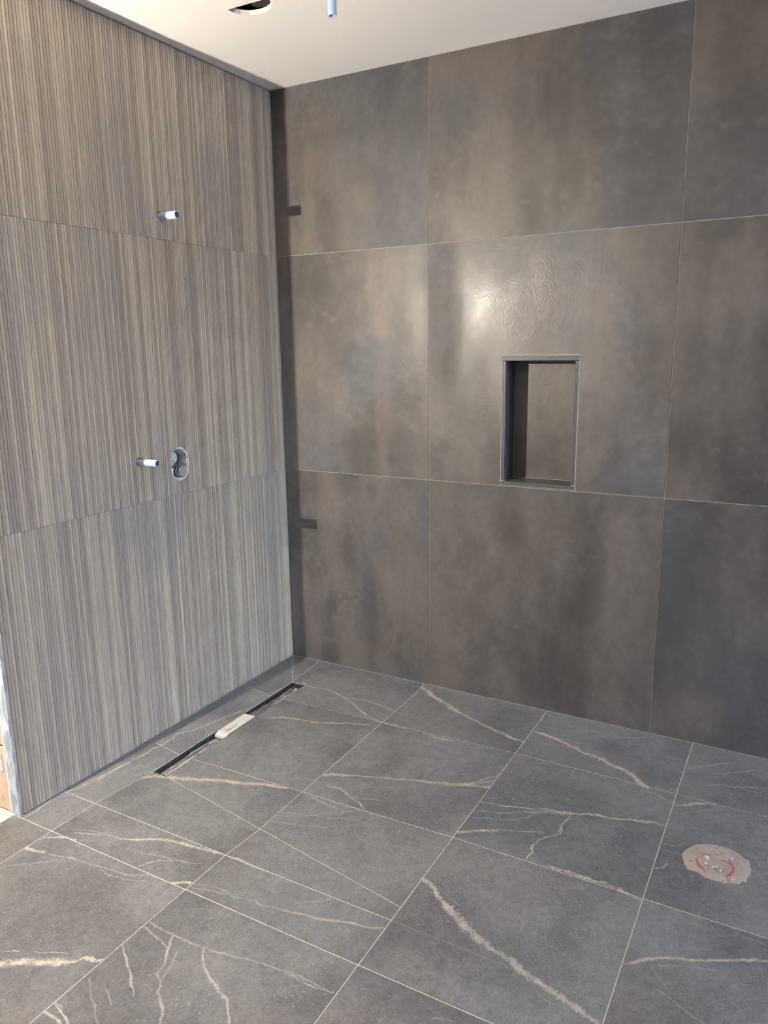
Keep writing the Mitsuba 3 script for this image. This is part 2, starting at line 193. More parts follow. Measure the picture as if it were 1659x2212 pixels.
def f_stone(p, n, uv):
    col = dr.floor((p.x-A)/F); row = dr.floor((p.y-ROW1)/F); k = col*17+row*5
    x, y = p.x+cell_rand(k, 1)*31.0, p.y+cell_rand(k, 2)*47.0
    cloud = fbm(x*3.2, y*3.2, 1.0, 4); leath = 0.55*fbm(x*210.0, y*210.0, 2.0, 2)+0.45*fbm(x*45.0, y*45.0, 3.0, 3); grit = noise(x*260.0, y*260.0, 5.0)
    c = mix((0.108, 0.104, 0.101), (0.168, 0.162, 0.153), smoothstep(0.3, 0.7, cloud))
    c = mix(c, (0.150, 0.132, 0.116), 0.45*smoothstep(0.5, 0.7, fbm(x*2.4, y*2.4, 12.0, 3)))
    c = c*(0.62+0.76*leath)
    c = mix(c, (0.26, 0.255, 0.245), 0.55*smoothstep(0.80, 0.93, grit)*smoothstep(0.42, 0.6, fbm(x*22.0, y*22.0, 4.0, 3)))
    # veins
    qx = p.x+0.014*(fbm(p.x*22.0, p.y*22.0, 3.0, 3)-0.5)+0.004*(noise(p.x*170.0, p.y*170.0)-0.5)
    qy = p.y+0.014*(fbm(p.x*22.0, p.y*22.0, 9.0, 3)-0.5)+0.004*(noise(p.x*170.0, p.y*170.0, 6.0)-0.5)
    ci = dr.clip(dr.floor((p.x-_x0)/CELL), 0, GX-1); cj = dr.clip(dr.floor((p.y-_y0)/CELL), 0, GY-1)
    base = mi.UInt32(cj*GX+ci)*KMAX
    v, warm = mi.Float(0), mi.Float(0)
    patch = 0.15+1.15*fbm(p.x*40.0, p.y*40.0, 15.0, 3); crumb = fbm(p.x*210.0, p.y*210.0, 18.0, 2)
    for m_ in range(KMAX):
        s_ = dr.gather(mi.UInt32, TAB, base+m_)
        ax, ay, ex, ey, w0, w1, st, wm = (dr.gather(mi.Float, q, s_) for q in SEG)
        dx, dy = ex-ax, ey-ay
        t_ = dr.clip(((qx-ax)*dx+(qy-ay)*dy)/(dx*dx+dy*dy), 0, 1)
        d_ = dr.sqrt(dr.square(qx-ax-t_*dx)+dr.square(qy-ay-t_*dy)); w_ = w0+(w1-w0)*t_
        g_ = st*smoothstep(1.35, 0.15, d_/w_+dr.select(w_ > 0.005, 1.5*(crumb-0.5), 0.0))
        warm = dr.select(g_ > v, wm, warm); v = dr.maximum(v, g_)
    v = dr.clip(v*patch*1.25, 0, 1)
    vc = mix((0.33, 0.33, 0.33), (0.40, 0.355, 0.285), warm)
    return mix(c, vc, v)
def f_stone_bump(p, n, uv):
    return fbm(p.x*120.0, p.y*120.0, 2.0, 3)
def f_stone_rough(p, n, uv): return 0.44+0.14*fbm(p.x*16.0, p.y*16.0, 2.0, 2)
scene['mat_stone'] = tw({'type': 'bumpmap', 'arbitrary': proc(f_stone_bump, 1.2e-3), 'scale': 0.0010, 'bsdf': pr(proc(f_stone), proc(f_stone_rough), specular=0.45)})
def f_grout(p, n, uv): return mix((0.42, 0.385, 0.345), (0.60, 0.56, 0.51), fbm(p.x*25.0, p.y*25.0, p.z*25.0, 3))
scene['mat_grout'] = tw(pr(proc(f_grout), 0.8, specular=0.2))
scene['mat_wall_grout'] = tw(pr((0.36, 0.33, 0.30), 0.8, specular=0.2))
scene['mat_caulk'] = tw(pr((0.25, 0.245, 0.235), 0.6))
scene['mat_dark_caulk'] = tw(pr((0.16, 0.16, 0.16), 0.6))
def f_ceiling(p, n, uv):
    return mix((0.74, 0.715, 0.665), (0.79, 0.765, 0.71), fbm(p.x*3.0, p.y*3.0, 2.0, 3))
scene['mat_ceiling'] = tw(pr(proc(f_ceiling), 0.85, specular=0.15))
scene['mat_plaster'] = tw(pr((0.20, 0.185, 0.17), 0.9, specular=0.1))   # bare clay and render of the unfinished rooms
def f_filler(p, n, uv):
    t = fbm(p.x*60, p.y*60, p.z*18.0, 4)
    return mix((0.33, 0.36, 0.42), (0.52, 0.57, 0.63), smoothstep(0.35, 0.6, t))
scene['mat_filler'] = tw(pr(proc(f_filler), 0.8, specular=0.2))
def f_block(p, n, uv):
    t = fbm(p.x*30, p.y*30, p.z*30.0, 4)
    c = mix((0.54, 0.40, 0.30), (0.62, 0.48, 0.37), t)
    return mix(c, (0.30, 0.24, 0.18), 0.6*smoothstep(0.66, 0.74, fbm(p.x*22+4, p.y*22, p.z*22.0, 3)))
scene['mat_block'] = tw(pr(proc(f_block), 0.9, specular=0.1))
scene['mat_screed'] = tw(pr((0.44, 0.42, 0.38), 0.8))
scene['mat_white'] = tw(pr((0.80, 0.80, 0.78), 0.45))
scene['mat_niche_trim'] = tw(pr((0.066, 0.066, 0.066), 0.42))
scene['mat_steel_dark'] = tw(pr((0.035, 0.036, 0.04), 0.45, metallic=0.3))
def f_trough(p, n, uv):
    s = fbm(p.x*240.0, p.y*11.0, 3.0, 3); b = fbm(p.x*40.0, p.y*24.0, 6.0, 3)
    w = smoothstep(0.46, 0.66, s*0.7+b*0.3)
    return mix((0.13, 0.135, 0.15), (0.50, 0.51, 0.53), w)
scene['mat_trough'] = tw(pr(proc(f_trough), 0.3, metallic=0.25, specular=0.6))
def f_slurry(p, n, uv): return mix((0.30, 0.30, 0.30), (0.62, 0.60, 0.55), fbm(p.x*90, p.y*90, p.z*90, 3))
scene['mat_slurry'] = tw(pr(proc(f_slurry), 0.7))
scene['mat_foam'] = tw(pr(proc(lambda p, n, uv: mix((0.50, 0.485, 0.46), (0.62, 0.60, 0.57), fbm(p.x*70, p.y*70, p.z*70, 3))), 0.7))
scene['mat_print_red'] = tw(pr((0.55, 0.22, 0.20), 0.7))
scene['mat_pencil'] = tw(pr((0.22, 0.21, 0.21), 0.7))
scene['mat_blue_plastic'] = tw(pr((0.40, 0.51, 0.68), 0.28, specular=0.6, clearcoat=0.4))
scene['mat_bore'] = tw(pr((0.03, 0.05, 0.10), 0.5))
scene['mat_chip'] = tw(pr((0.58, 0.56, 0.53), 0.9))
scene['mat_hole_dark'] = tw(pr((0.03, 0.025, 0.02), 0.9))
scene['mat_chrome'] = tw({'type': 'roughconductor', 'material': 'Cr', 'alpha': 0.12})
scene['mat_cap'] = tw(pr((0.42, 0.44, 0.47), 0.35, specular=0.6))
scene['mat_valve_body'] = tw(pr((0.10, 0.11, 0.125), 0.35, metallic=0.5))
scene['mat_gypsum'] = tw(pr(proc(lambda p, n, uv: mix((0.55, 0.55, 0.56), (0.86, 0.86, 0.86), smoothstep(0.35, 0.55, fbm(p.x*90, p.y*90, p.z*90, 3)))), 0.85))
def f_mortar(p, n, uv):
    c = mix((0.30, 0.248, 0.21), (0.42, 0.35, 0.30), fbm(p.x*28, p.y*28, 2.0, 4))
    return mix(c, (0.20, 0.15, 0.12), 0.6*smoothstep(0.74, 0.80, fbm(p.x*70, p.y*70, 6.0, 2)))
scene['mat_mortar'] = tw(pr(proc(f_mortar), 0.9, specular=0.15))
scene['mat_red_pipe'] = tw(pr(proc(lambda p, n, uv: mix((0.30, 0.075, 0.075), (0.36, 0.17, 0.15), fbm(p.x*120, p.y*120, 2.0, 2))), 0.6))
scene['mat_crumb'] = tw(pr((0.58, 0.52, 0.46), 0.9))
scene['mat_dark_plastic'] = tw(pr((0.03, 0.03, 0.03), 0.5))
# ------------------------------------------------------------------ floor
rx0, rx1, ry0 = ROOM['x0'], ROOM['x1'], ROOM['y0']
FE = -0.030                                             # the tiled floor ends here beside the left wall's end
def fold_split(poly):
    parts = polys(poly)
    for a, b in FOLDS:
        a_, b_ = np.array(a, float), np.array(b, float); e = (b_-a_)/np.linalg.norm(b_-a_)*1e-4
        L = LineString([a_-e, b_+e]); nxt = []
        for p in parts:
            # cut with the whole line only where the fold itself crosses the piece
            nxt += polys(ssplit(p, L)) if p.intersects(L) else [p]
        parts = nxt
    return parts
def draped(poly, top, thick):
    out = []
    for p in fold_split(poly):
        c = p.representative_point()
        m = mani(manifold3d.Manifold.extrude(manifold3d.CrossSection(rings(p)), thick))
        v = np.array(m.vertices); z = np.array([dip(x, y) for x, y in v[:, :2]])
        v[:, 2] = v[:, 2]-thick+top+z; m.vertices = v; out.append(m)
    return trimesh.util.concatenate(out)
tiled = Polygon([(FE, ry0), (rx1, ry0), (rx1, 0), (0, 0), (0, END), (FE, END)])
drain_hole = sbox(D_X0, D_YN, D_X1, D_YF)
fine = 0.01
# the base is cut into the regions of the falls by long strips so that each region stays a plane
base_parts = []
for reg in (sbox(FE, R3, CX, 0).intersection(tiled), tiled.difference(sbox(FE, R3, CX, 0))):
    base_parts.append(draped(reg.difference(drain_hole.buffer(0.0005, join_style=2)), -0.0009, 0.05))
obj('floor', trimesh.util.concatenate(base_parts), 'mat_grout', label='tiled wet room floor of dark veined stone tiles with pale joints', kind='structure')
# joints as thin strips taken out of the plan
J = 0.0034
cuts = []
xs = [A+F*i for i in range(-1, 12)]; ys = [ROW1-F*i for i in range(0, 9)]
for x in xs:
    if FE < x < rx1: cuts.append(LineString([(x, 0.1), (x, ry0-0.1)]).buffer(J/2))
for y in ys: cuts.append(LineString([(FE-0.1, y), (rx1+.1, y)]).buffer(J/2))
cuts += [LineString([(-0.1, R3), (CX, R3)]).buffer(J/2), LineString([(CX, R3), (A+3*F, R3)]).buffer(0.0008),
         LineString([(0, 0), (D_X0, D_YF)]).buffer(0.0015), LineString([(0, R3), (D_X0, D_YN)]).buffer(0.0012), LineString([(D_X1, D_YN), (CX, -1.368)]).buffer(0.0014),
         drain_hole.buffer(0.003, join_style=2)]
plan = tiled.difference(shapely.unary_union(cuts))
plan = plan.difference(sbox(-0.2, END-0.002, 0.0022, 0.1)).difference(sbox(-0.2, -0.0022, rx1, 0.1))
for p in polys(plan):
    if p.area < 2e-5: continue
    obj('tile', draped(p, 0.0, 0.009), 'mat_stone', 'floor')
obj('screed', bx(rx0, FE-0.007, ry0, -0.0, -0.06, -0.001), 'mat_screed', 'floor', label='pale bare screed beside the tiles')
obj('edge_strip', bx(FE-0.007, FE, ry0, END-0.004, -0.05, 0.0012), 'mat_white', 'floor', label='white metal edge strip where the tiles end')
# ------------------------------------------------------------------ back wall with niche
NX0, NX1, NZ0, NZ1 = 1.1288, 1.4466, 0.9925, 1.5285
core = bxm(-0.16, rx1+.15, 0.0022, 0.30, -0.06, ZC+0.1)-bxm(NX0, NX1, -0.1, 0.135, NZ0, NZ1)
obj('wall_back', mani(core), 'mat_wall_grout', label='back wall clad in large dark concrete look tiles', kind='structure')
wx = [0.0015, X1, X2, X2+1.0028, X2+2.0056]; wz = [0.0016, Z1, Z2, ZC-0.002]
g = 0.0032
niche_out = sbox(NX0-0.002, NZ0-0.0025, NX1+0.002, NZ1+0.0025)
for i in range(4):
    for j in range(3):
        q = sbox(wx[i]+(g/2 if i else 0), wz[j]+(g/2 if j else 0), wx[i+1]-g/2, wz[j+1]-(g/2 if j < 2 else 0)).difference(niche_out)
        obj('tile', extr(q, 0.010, lambda u, v, w: (u, w, v)), 'mat_slab', 'wall_back')
obj('floor_caulk', bx(0.001, rx1, -0.0022, 0.001, -0.004, 0.0022), 'mat_caulk', 'wall_back', label='grey sealant line between floor and back wall')
# niche
nt = thing('wall_niche', 'upright recessed shelf niche with dark trim edges in the middle tile of the back wall', 'niche')
tw_ = 0.0148
obj('back_panel', bx(NX0, NX1, 0.116, 0.128, NZ0, NZ1), 'mat_slab', nt)
obj('side_panel', bx(NX0+0.001, NX0+tw_, -0.0022, 0.1165, NZ0+0.0165, NZ1-0.0215, 0.001), 'mat_niche_trim', nt)
obj('side_panel', bx(NX1-tw_, NX1-0.001, -0.0022, 0.1165, NZ0+0.0165, NZ1-0.0215, 0.001), 'mat_niche_trim', nt)
obj('top_panel', bx(NX0-0.001, NX1+0.001, -0.0030, 0.1165, NZ1-0.0205, NZ1, 0.001), 'mat_niche_trim', nt)
obj('sill', bx(NX0-0.0005, NX1-0.0005, -0.0016, 0.1165, NZ0, NZ0+0.0145, 0.0008), 'mat_niche_trim', nt)
obj('joint', bx(NX0, NX0+tw_, -0.0018, 0.03, NZ0+0.0145, NZ0+0.0168), 'mat_grout', nt)
obj('joint', bx(NX1-tw_, NX1, -0.0018, 0.03, NZ0+0.0145, NZ0+0.0168), 'mat_grout', nt)
cl = extr(sbox(NX0-0.0022, NZ0-0.003, NX1+0.0022, NZ1+0.003).difference(sbox(NX0, NZ0-0.01, NX1, NZ1)), 0.006, lambda u, v, w: (u, w-0.0006, v))
obj('sealant', cl, 'mat_grout', nt, label='pale grout line around the niche')
obj('inner_sealant', trimesh.util.concatenate([bx(NX0+tw_, NX0+tw_+0.0016, 0.113, 0.1165, NZ0+0.0145, NZ1-0.021), bx(NX0+tw_, NX1-tw_, 0.1135, 0.1165, NZ0+0.0145, NZ0+0.0165),
     bx(NX0+tw_, NX0+tw_+0.0016, 0.0, 0.1165, NZ0+0.0140, NZ0+0.0158)]), 'mat_caulk', nt)
# ------------------------------------------------------------------ left wall
V_Y, V_Z, V_W, V_H = -0.719, 1.1105, 0.106, 0.139        # cut-out for the shower valve
def stadium(w, h): return LineString([(0, -(h-w)/2), (0, (h-w)/2)]).buffer(w/2, 16)
val_hole = aff.translate(stadium(V_W, V_H), V_Y, V_Z)
def jag(r, cy, cz, seed, n=18, amp=.22, sq=1.0):
    rg = np.random.default_rng(seed); a = np.arange(n)*2*np.pi/n
    rr = r*(1+amp*(rg.random(n)-.3)); return Polygon(np.stack([cy+rr*np.cos(a)*sq, cz+rr*np.sin(a)], 1))
STUBS = [(-0.7355, 2.0739, 0.0860, 0.0148), (-0.9358, 1.1462, 0.0900, 0.0135)]
st_holes = [jag(0.0172, STUBS[0][0]-0.001, STUBS[0][1]+0.001, 3), jag(0.0168, STUBS[1][0]-0.002, STUBS[1][1]+0.001, 5, sq=1.15)]
core = bxm(-0.20, -0.012, END+0.001, 0.0022, -0.06, ZC+0.05)
hole_m = manifold3d.Manifold.extrude(manifold3d.CrossSection(rings(aff.translate(stadium(V_W+.004, V_H+.004), V_Y, V_Z))), 0.07)
hv = mani(hole_m); v = np.array(hv.vertices); hv.vertices = np.stack([v[:, 2]-0.075, v[:, 0], v[:, 1]], 1)
hm = manifold3d.Manifold(manifold3d.Mesh(np.array(hv.vertices, np.float32), np.array(hv.faces, np.uint32)))
core = core-hm
for (sy, sz, sl, sr) in STUBS: core = core-manifold3d.Manifold.cylinder(0.05, 0.022, 0.022, 20).rotate([0, 90, 0]).translate([-0.055, sy, sz])
obj('wall_left', mani(core), 'mat_wall_grout', label='left partition wall clad in ribbed wood look tiles', kind='structure')
PROF = [(0.0, -0.0036), (0.0011, -0.0036), (0.0018, -0.0009), (0.0034, -0.0002), (0.00625, 0.0), (0.0091, -0.0002), (0.0107, -0.0009), (0.0114, -0.0036), (0.0125, -0.0036)]
def ribbed(poly):
    V, Fc, n = [], [], 0
    y0, _, y1, _ = poly.bounds
    for i in range(int(math.floor(y0/FL)), int(math.ceil(y1/FL))):
        for (ua, xa), (ub, xb) in zip(PROF[:-1], PROF[1:]):
            s = sbox(i*FL+ua, -1, i*FL+ub, 4).intersection(poly)
            for p in polys(s):
                r = rings(p); pts = np.vstack(r); tri = manifold3d.triangulate(r)
                x = xa+(xb-xa)*(pts[:, 0]-(i*FL+ua))/(ub-ua)
                V.append(np.stack([x, pts[:, 0], pts[:, 1]], 1)); Fc.append(np.array(tri)+n); n += len(pts)
    # edge of the tile
    for r in rings(poly):
        q = np.vstack([r, r[:1]])
        for a_, b_ in zip(q[:-1], q[1:]):
            V.append(np.array([[-0.0012, *a_], [-0.0012, *b_], [-0.012, *b_], [-0.012, *a_]])); Fc.append(np.array([[0, 2, 1], [0, 3, 2]])+n); n += 4
    return trimesh.Trimesh(np.vstack(V), np.vstack(Fc), process=False)
holes = shapely.unary_union([val_hole]+st_holes)
yw = [END+0.001, -0.97, -0.0015]; zw = [0.0030, Z1-0.001, Z2-0.001, ZC-0.0045]
for i in range(2):
    for j in range(3):
        q = sbox(yw[i]+(0.0004 if i else 0), zw[j]+0.0006, yw[i+1]-(0.0004 if i == 0 else 0), zw[j+1]-0.0006).difference(holes)
        obj('tile', ribbed(q), 'mat_wood', 'wall_left')
obj('floor_caulk', bx(-0.012, 0.0008, END+0.01, -0.001, -0.004, 0.0028), 'mat_caulk', 'wall_left', label='grey sealant line under the wood look tiles')
obj('grout_line', bx(-0.012, -0.0012, END+.002, -0.001, Z1-0.0018, Z1-0.0002), 'mat_caulk', 'wall_left')
LINTEL = 2.233                                         # the partition goes on above the doorway
obj('lintel', bx(-0.20, -0.0005, END-1.05, END+0.002, LINTEL, ZC+0.05), 'mat_plaster', 'wall_left', label='lintel over the doorway beside the partition')
obj('stub_wall', bx(-0.20, -0.0005, END-1.6, END-1.05, -0.06, ZC+0.05), 'mat_plaster', 'wall_left')
# bare end of the partition: filler strip, corner bead, clay blocks
endp = extr(sbox(-0.044, 0.0, -0.0035, LINTEL), 0.010, lambda u, v, w: (u, END+0.001-w, v))
obj('filler_strip', rough(endp, 0.004, 30.0, 2, edge=0.02), 'mat_filler', 'wall_left', label='bluish white filler strip on the bare end of the wall')
obj('corner_bead', bx(-0.0505, -0.044, END-0.0105, END+0.001, 0.0, LINTEL, 0.001), 'mat_white', 'wall_left', label='pale corner bead')
for k in range(9):
    z0 = 0.0+k*0.25
    obj('brick', rough(bx(-0.20, -0.0515, END-0.008, END+0.001, z0+(0.004 if k else 0.001), min(z0+0.245, LINTEL-0.001), 0.002), 0.003, 25.0, k, edge=0.03), 'mat_block', 'wall_left')
obj('plaster_smear', rough(extr(Polygon([(-0.10, .205), (-0.069, .215), (-0.0645, .16), (-0.075, .15), (-0.10, .165)]), 0.003, lambda u, v, w: (u, END-0.0075-w, v)), 0.003, 60., 3, edge=0.01), 'mat_filler', 'wall_left')
# ------------------------------------------------------------------ rest of the shell (out of the frame): far wall, right wall, rear wall with a terrace opening
obj('wall_far', bx(rx0-0.15, rx0, ry0-0.2, 0.3, -0.06, ZC+0.1), 'mat_plaster', label='bare rendered wall of the room beyond the partition', kind='structure')
obj('wall_corridor', bx(rx0, -0.16, 0.0022, 0.30, -0.06, ZC+0.1), 'mat_plaster', label='bare rendered wall behind the partition', kind='structure')
OP2 = (-1.50, -0.10, 0.05, 2.45)
obj('wall_right', mani(bxm(rx1, rx1+0.15, ry0-0.2, 0.0, -0.06, ZC+0.1)-bxm(rx1-1, rx1+1, OP2[0], OP2[1], OP2[2], OP2[3])), 'mat_plaster', label='bare rendered wall to the right of the wet room with a tall opening', kind='structure')
obj('wall_rear', bx(rx0-0.15, rx1+0.15, ry0-0.25, ry0, -0.06, ZC+0.1), 'mat_plaster', label='bare rendered rear wall', kind='structure')
ROOF = sbox(0.9, -4.9, 3.1, -4.4)                       # roof light behind the camera
# ------------------------------------------------------------------ ceiling with its cut-out
hole = Polygon([(0.5462, -0.7455), (0.5266, -0.7452), (0.4603, -0.7461), (0.3925, -0.747), (0.3928, -0.7208), (0.405, -0.6936), (0.4287, -0.6725), (0.4621, -0.6633), (0.4941, -0.6658), (0.521, -0.6775), (0.5449, -0.701), (0.5569, -0.7268), (0.5694, -0.7555), (0.5684, -0.7641)])
cm = extr(sbox(rx0-0.15, ry0-0.2, rx1+0.15, 0.004).difference(hole).difference(ROOF), 0.0155, lambda u, v, w: (u, v, ZC+w))
obj('ceiling', cm, 'mat_ceiling', label='smooth off-white plasterboard ceiling', kind='structure')
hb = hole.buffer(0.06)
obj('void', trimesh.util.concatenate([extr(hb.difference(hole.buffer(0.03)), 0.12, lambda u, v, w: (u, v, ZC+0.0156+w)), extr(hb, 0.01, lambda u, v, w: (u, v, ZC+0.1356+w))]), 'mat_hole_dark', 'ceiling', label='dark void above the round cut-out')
obj('slab', extr(sbox(rx0-0.15, ry0-0.25, rx1+0.15, 0.3).difference(ROOF), 0.14, lambda u, v, w: (u, v, ZC+0.16+w)), 'mat_plaster', 'ceiling')
obj('shaft', extr(ROOF.buffer(0.02, join_style=2).difference(ROOF), 0.145, lambda u, v, w: (u, v, ZC+0.0155+w)), 'mat_ceiling', 'ceiling', label='lining of the roof light')
# ------------------------------------------------------------------ shower drain
dt = thing('shower_drain', 'long narrow open linear drain channel in the floor along the wood look wall', 'drain')
dz, dh, wl = -DIP, 0.025, 0.0036
a0, a1, b0, b1 = D_X0, D_X1, D_YN, D_YF
ringp = sbox(a0, b0, a1, b1).difference(sbox(a0+wl, b0+wl, a1-wl, b1-wl))
obj('frame', extr(ringp, dh, lambda u, v, w: (u, v, dz-dh+w-0.001)), 'mat_steel_dark', dt)
nx, ny = 15, 90
gx, gy = np.meshgrid(np.linspace(a0+wl, a1-wl, nx), np.linspace(b0+wl, b1-wl, ny), indexing='ij')
uu = (gx-a0)/(a1-a0)
gz = dz-dh+0.003-0.004*np.sin(np.pi*uu)+0.0035*np.clip(np.array(meshkit.fbm(np.stack([gx*60, gy*18, gx*0], -1).reshape(-1, 3))).reshape(gx.shape)-0.45, 0, 1)*4
idx = np.arange(nx*ny).reshape(nx, ny)
quads = np.stack([idx[:-1, :-1], idx[1:, :-1], idx[1:, 1:], idx[:-1, 1:]], -1).reshape(-1, 4)
obj('trough', trimesh.Trimesh(np.stack([gx, gy, gz], -1).reshape(-1, 3), np.vstack([quads[:, [0, 1, 2]], quads[:, [0, 2, 3]]]), process=False), 'mat_trough', dt, smooth=True)
def blob(c, r, seed, amp=.35):
    m = trimesh.creation.icosphere(2, 1.0); v = np.array(m.vertices)
    d = np.asarray(meshkit.fbm(v*1.7+seed*3.1)).reshape(len(v), -1)[:, 0]
    m.vertices = v*(1+amp*2*(d-.5))[:, None]*np.array(r)+np.array(c); return m
obj('slurry', trimesh.util.concatenate([blob((a0+.045, b1-.03, dz-.026), (.012, .022, .010), 1), blob((a0+.035, b1-.022, dz-.024), (.007, .012, .008), 2)]+
    [blob((a0+0.030+0.012*RNG.random(), b0+0.05+0.035*k, dz-.0285), (.003+.002*RNG.random(), .008+.008*RNG.random(), .003), 10+k, .5) for k in range(24)]), 'mat_slurry', dt, label='dried cement slurry in the channel', smooth=True)
# foam spacer lying in the channel
ft = thing('foam_spacer', 'white foam block with a printed red triangle lying in the drain channel', 'foam block')
c0 = np.array([0.1715, -0.8050]); fz = -0.0205
fx0, fx1, fy0, fy1 = a0+0.0065, a1-0.0052, -0.806, -0.606
prof = Polygon([(fy0, -0.0395), (fy1, -0.0395), (fy1, fz), (fy0+0.022, fz), (fy0, fz-0.008)])
fb = extr(prof, fx1-fx0, lambda u, v, w: (fx0+w, u, v))
obj('block', rough(fb, 0.0012, 60.0, 1, edge=0.012), 'mat_foam', ft)
def stroke(pts, w, h=0.0005, z=fz+0.0006): return extr(LineString(pts).buffer(w/2, cap_style=2, join_style=2), h, lambda u, v, q: (u, v, z+q))
tri_ = Polygon([(0.1868, -0.7640), (0.2105, -0.7735), (0.2100, -0.7370)])
obj('triangle_mark', extr(tri_.difference(tri_.buffer(-0.0032)), 0.0006, lambda u, v, w: (u, v, fz+0.0006+w)), 'mat_print_red', ft, label='red triangle outline printed on the foam')
obj('pencil_mark', trimesh.util.concatenate([stroke([(0.2095, -0.7365), (0.1980, -0.6950)], 0.0016), stroke([(0.2140, -0.7290), (0.2040, -0.6980)], 0.0014)]), 'mat_pencil', ft)
# ------------------------------------------------------------------ blue pipe stubs
def stub_mesh(r, ln, wall, n=14):
    a = np.arange(n)*2*np.pi/n
    o = np.stack([r*np.cos(a), r*np.sin(a)], 1); i_ = o*(r-wall)/r
    m = mani(manifold3d.Manifold.extrude(manifold3d.CrossSection([o, i_[::-1]]), ln)); return m
NAMES = ['blue plastic pipe stub sticking out high on the ribbed wall', 'short bluish white pipe stub beside the shower valve on the ribbed wall', 'blue pipe stub hanging from the ceiling']
def stub(M4, r, ln, label):
    t = thing('pipe_stub', label, 'pipe stub')
    obj('tube', turn(stub_mesh(r, ln, r*0.24), M4), 'mat_blue_plastic', t)
    cap_ = mani(manifold3d.Manifold.cylinder(0.003, r*0.77, r*0.77, 20).translate([0, 0, ln-0.022]))
    obj('bore', turn(cap_, M4), 'mat_bore', t, label='dark inside of the stub')
    lip = mani(manifold3d.Manifold.cylinder(0.003, r*0.985, r*0.93, 28)-manifold3d.Manifold.cylinder(0.01, r*0.74, r*0.74, 28).translate([0, 0, -.002]))
    obj('rim', turn(lip, M4 @ trimesh.transformations.translation_matrix([0, 0, ln-0.001])), 'mat_blue_plastic', t)
    return t
for k, (sy, sz, sl, sr) in enumerate(STUBS):
    t = stub(axis_x((-0.04, sy, sz)), sr, sl+0.04, NAMES[k])
    chips = []
    rg = np.random.default_rng(20+k)
    for q in range(9):
        an = rg.uniform(0, 2*np.pi) if q > 4 else rg.uniform(-2.4, -0.9)
        rr = sr+0.001+0.004*rg.random()
        chips.append(blob((-0.004+0.003*rg.random(), sy+rr*math.cos(an), sz+rr*math.sin(an)), (.0025, .002+.003*rg.random(), .002+.003*rg.random()), 40+q+10*k, .5))
    for c_ in chips: obj('chip', c_, 'mat_chip', t, smooth=True)
Mz = np.array([[1, 0, 0, 0.8225], [0, -1, 0, -0.7586], [0, 0, -1, ZC+0.04], [0, 0, 0, 1.0]])
stub(Mz, 0.0142, ZC+0.04-2.600, NAMES[2])
# ------------------------------------------------------------------ concealed valve in its cut-out
vt = thing('shower_valve', 'concealed chrome shower valve sunk in an oval hole in the ribbed wall', 'valve')
so, si = stadium(V_W+0.002, V_H+0.002), aff.translate(stadium(V_W-0.024, V_H-0.018), -0.006, 0.001)
mp_ = lambda dx: (lambda u, v, w: (w+dx, u+V_Y, v+V_Z))
obj('lining', rough(extr(so.difference(si), 0.050, mp_(-0.054)), 0.008, 60.0, 4, edge=0.005), 'mat_gypsum', vt, label='ragged white plaster lining', smooth=40)
obj('body', extr(stadium(V_W, V_H), 0.012, mp_(-0.062)), 'mat_valve_body', vt)
obj('plaster_lump', trimesh.util.concatenate([blob((-0.024, V_Y-0.026, V_Z+0.030), (.021, .022, .030), 61, .3), blob((-0.028, V_Y-0.034, V_Z+0.004), (.018, .014, .014), 62, .4)]), 'mat_gypsum', vt, smooth=True)
obj('inlet_pipe', turn(lathe([(0, 0), (.0105, 0), (.0105, .062), (.012, .064), (.012, .07), (0, .07)], 20), trimesh.transformations.translation_matrix([-0.036, V_Y-0.002, V_Z-0.004])), 'mat_valve_body', vt, smooth=30)
cy_, cz_ = V_Y+0.010, V_Z-0.034
obj('cartridge', turn(lathe([(0, 0), (.0235, 0), (.0235, .018), (.0205, .0195), (.0205, .026), (.0225, .0275), (.0225, .034), (.0200, .0355), (.0200, .042), (.0222, .0435), (.0222, .050), (.0208, .0515), (0, .0515)], 32), axis_x((-0.054, cy_, cz_))), 'mat_chrome', vt, smooth=30)
obj('cap', turn(lathe([(0, 0), (.0205, 0), (.0205, .0035), (.019, .005), (0, .005)], 32), axis_x((-0.0025, cy_, cz_))), 'mat_cap', vt, label='light grey plastic cap', smooth=30)
obj('screw', turn(lathe([(0, 0), (.006, 0), (.006, .006), (.004, .008), (0, .008)], 16), axis_x((-0.030, V_Y-0.016, V_Z-0.056))), 'mat_chrome', vt, smooth=30)
obj('screw', turn(lathe([(0, 0), (.005, 0), (.005, .006), (.003, .008), (0, .008)], 16), axis_x((-0.030, V_Y-0.006, V_Z-0.060))), 'mat_chrome', vt, smooth=30)
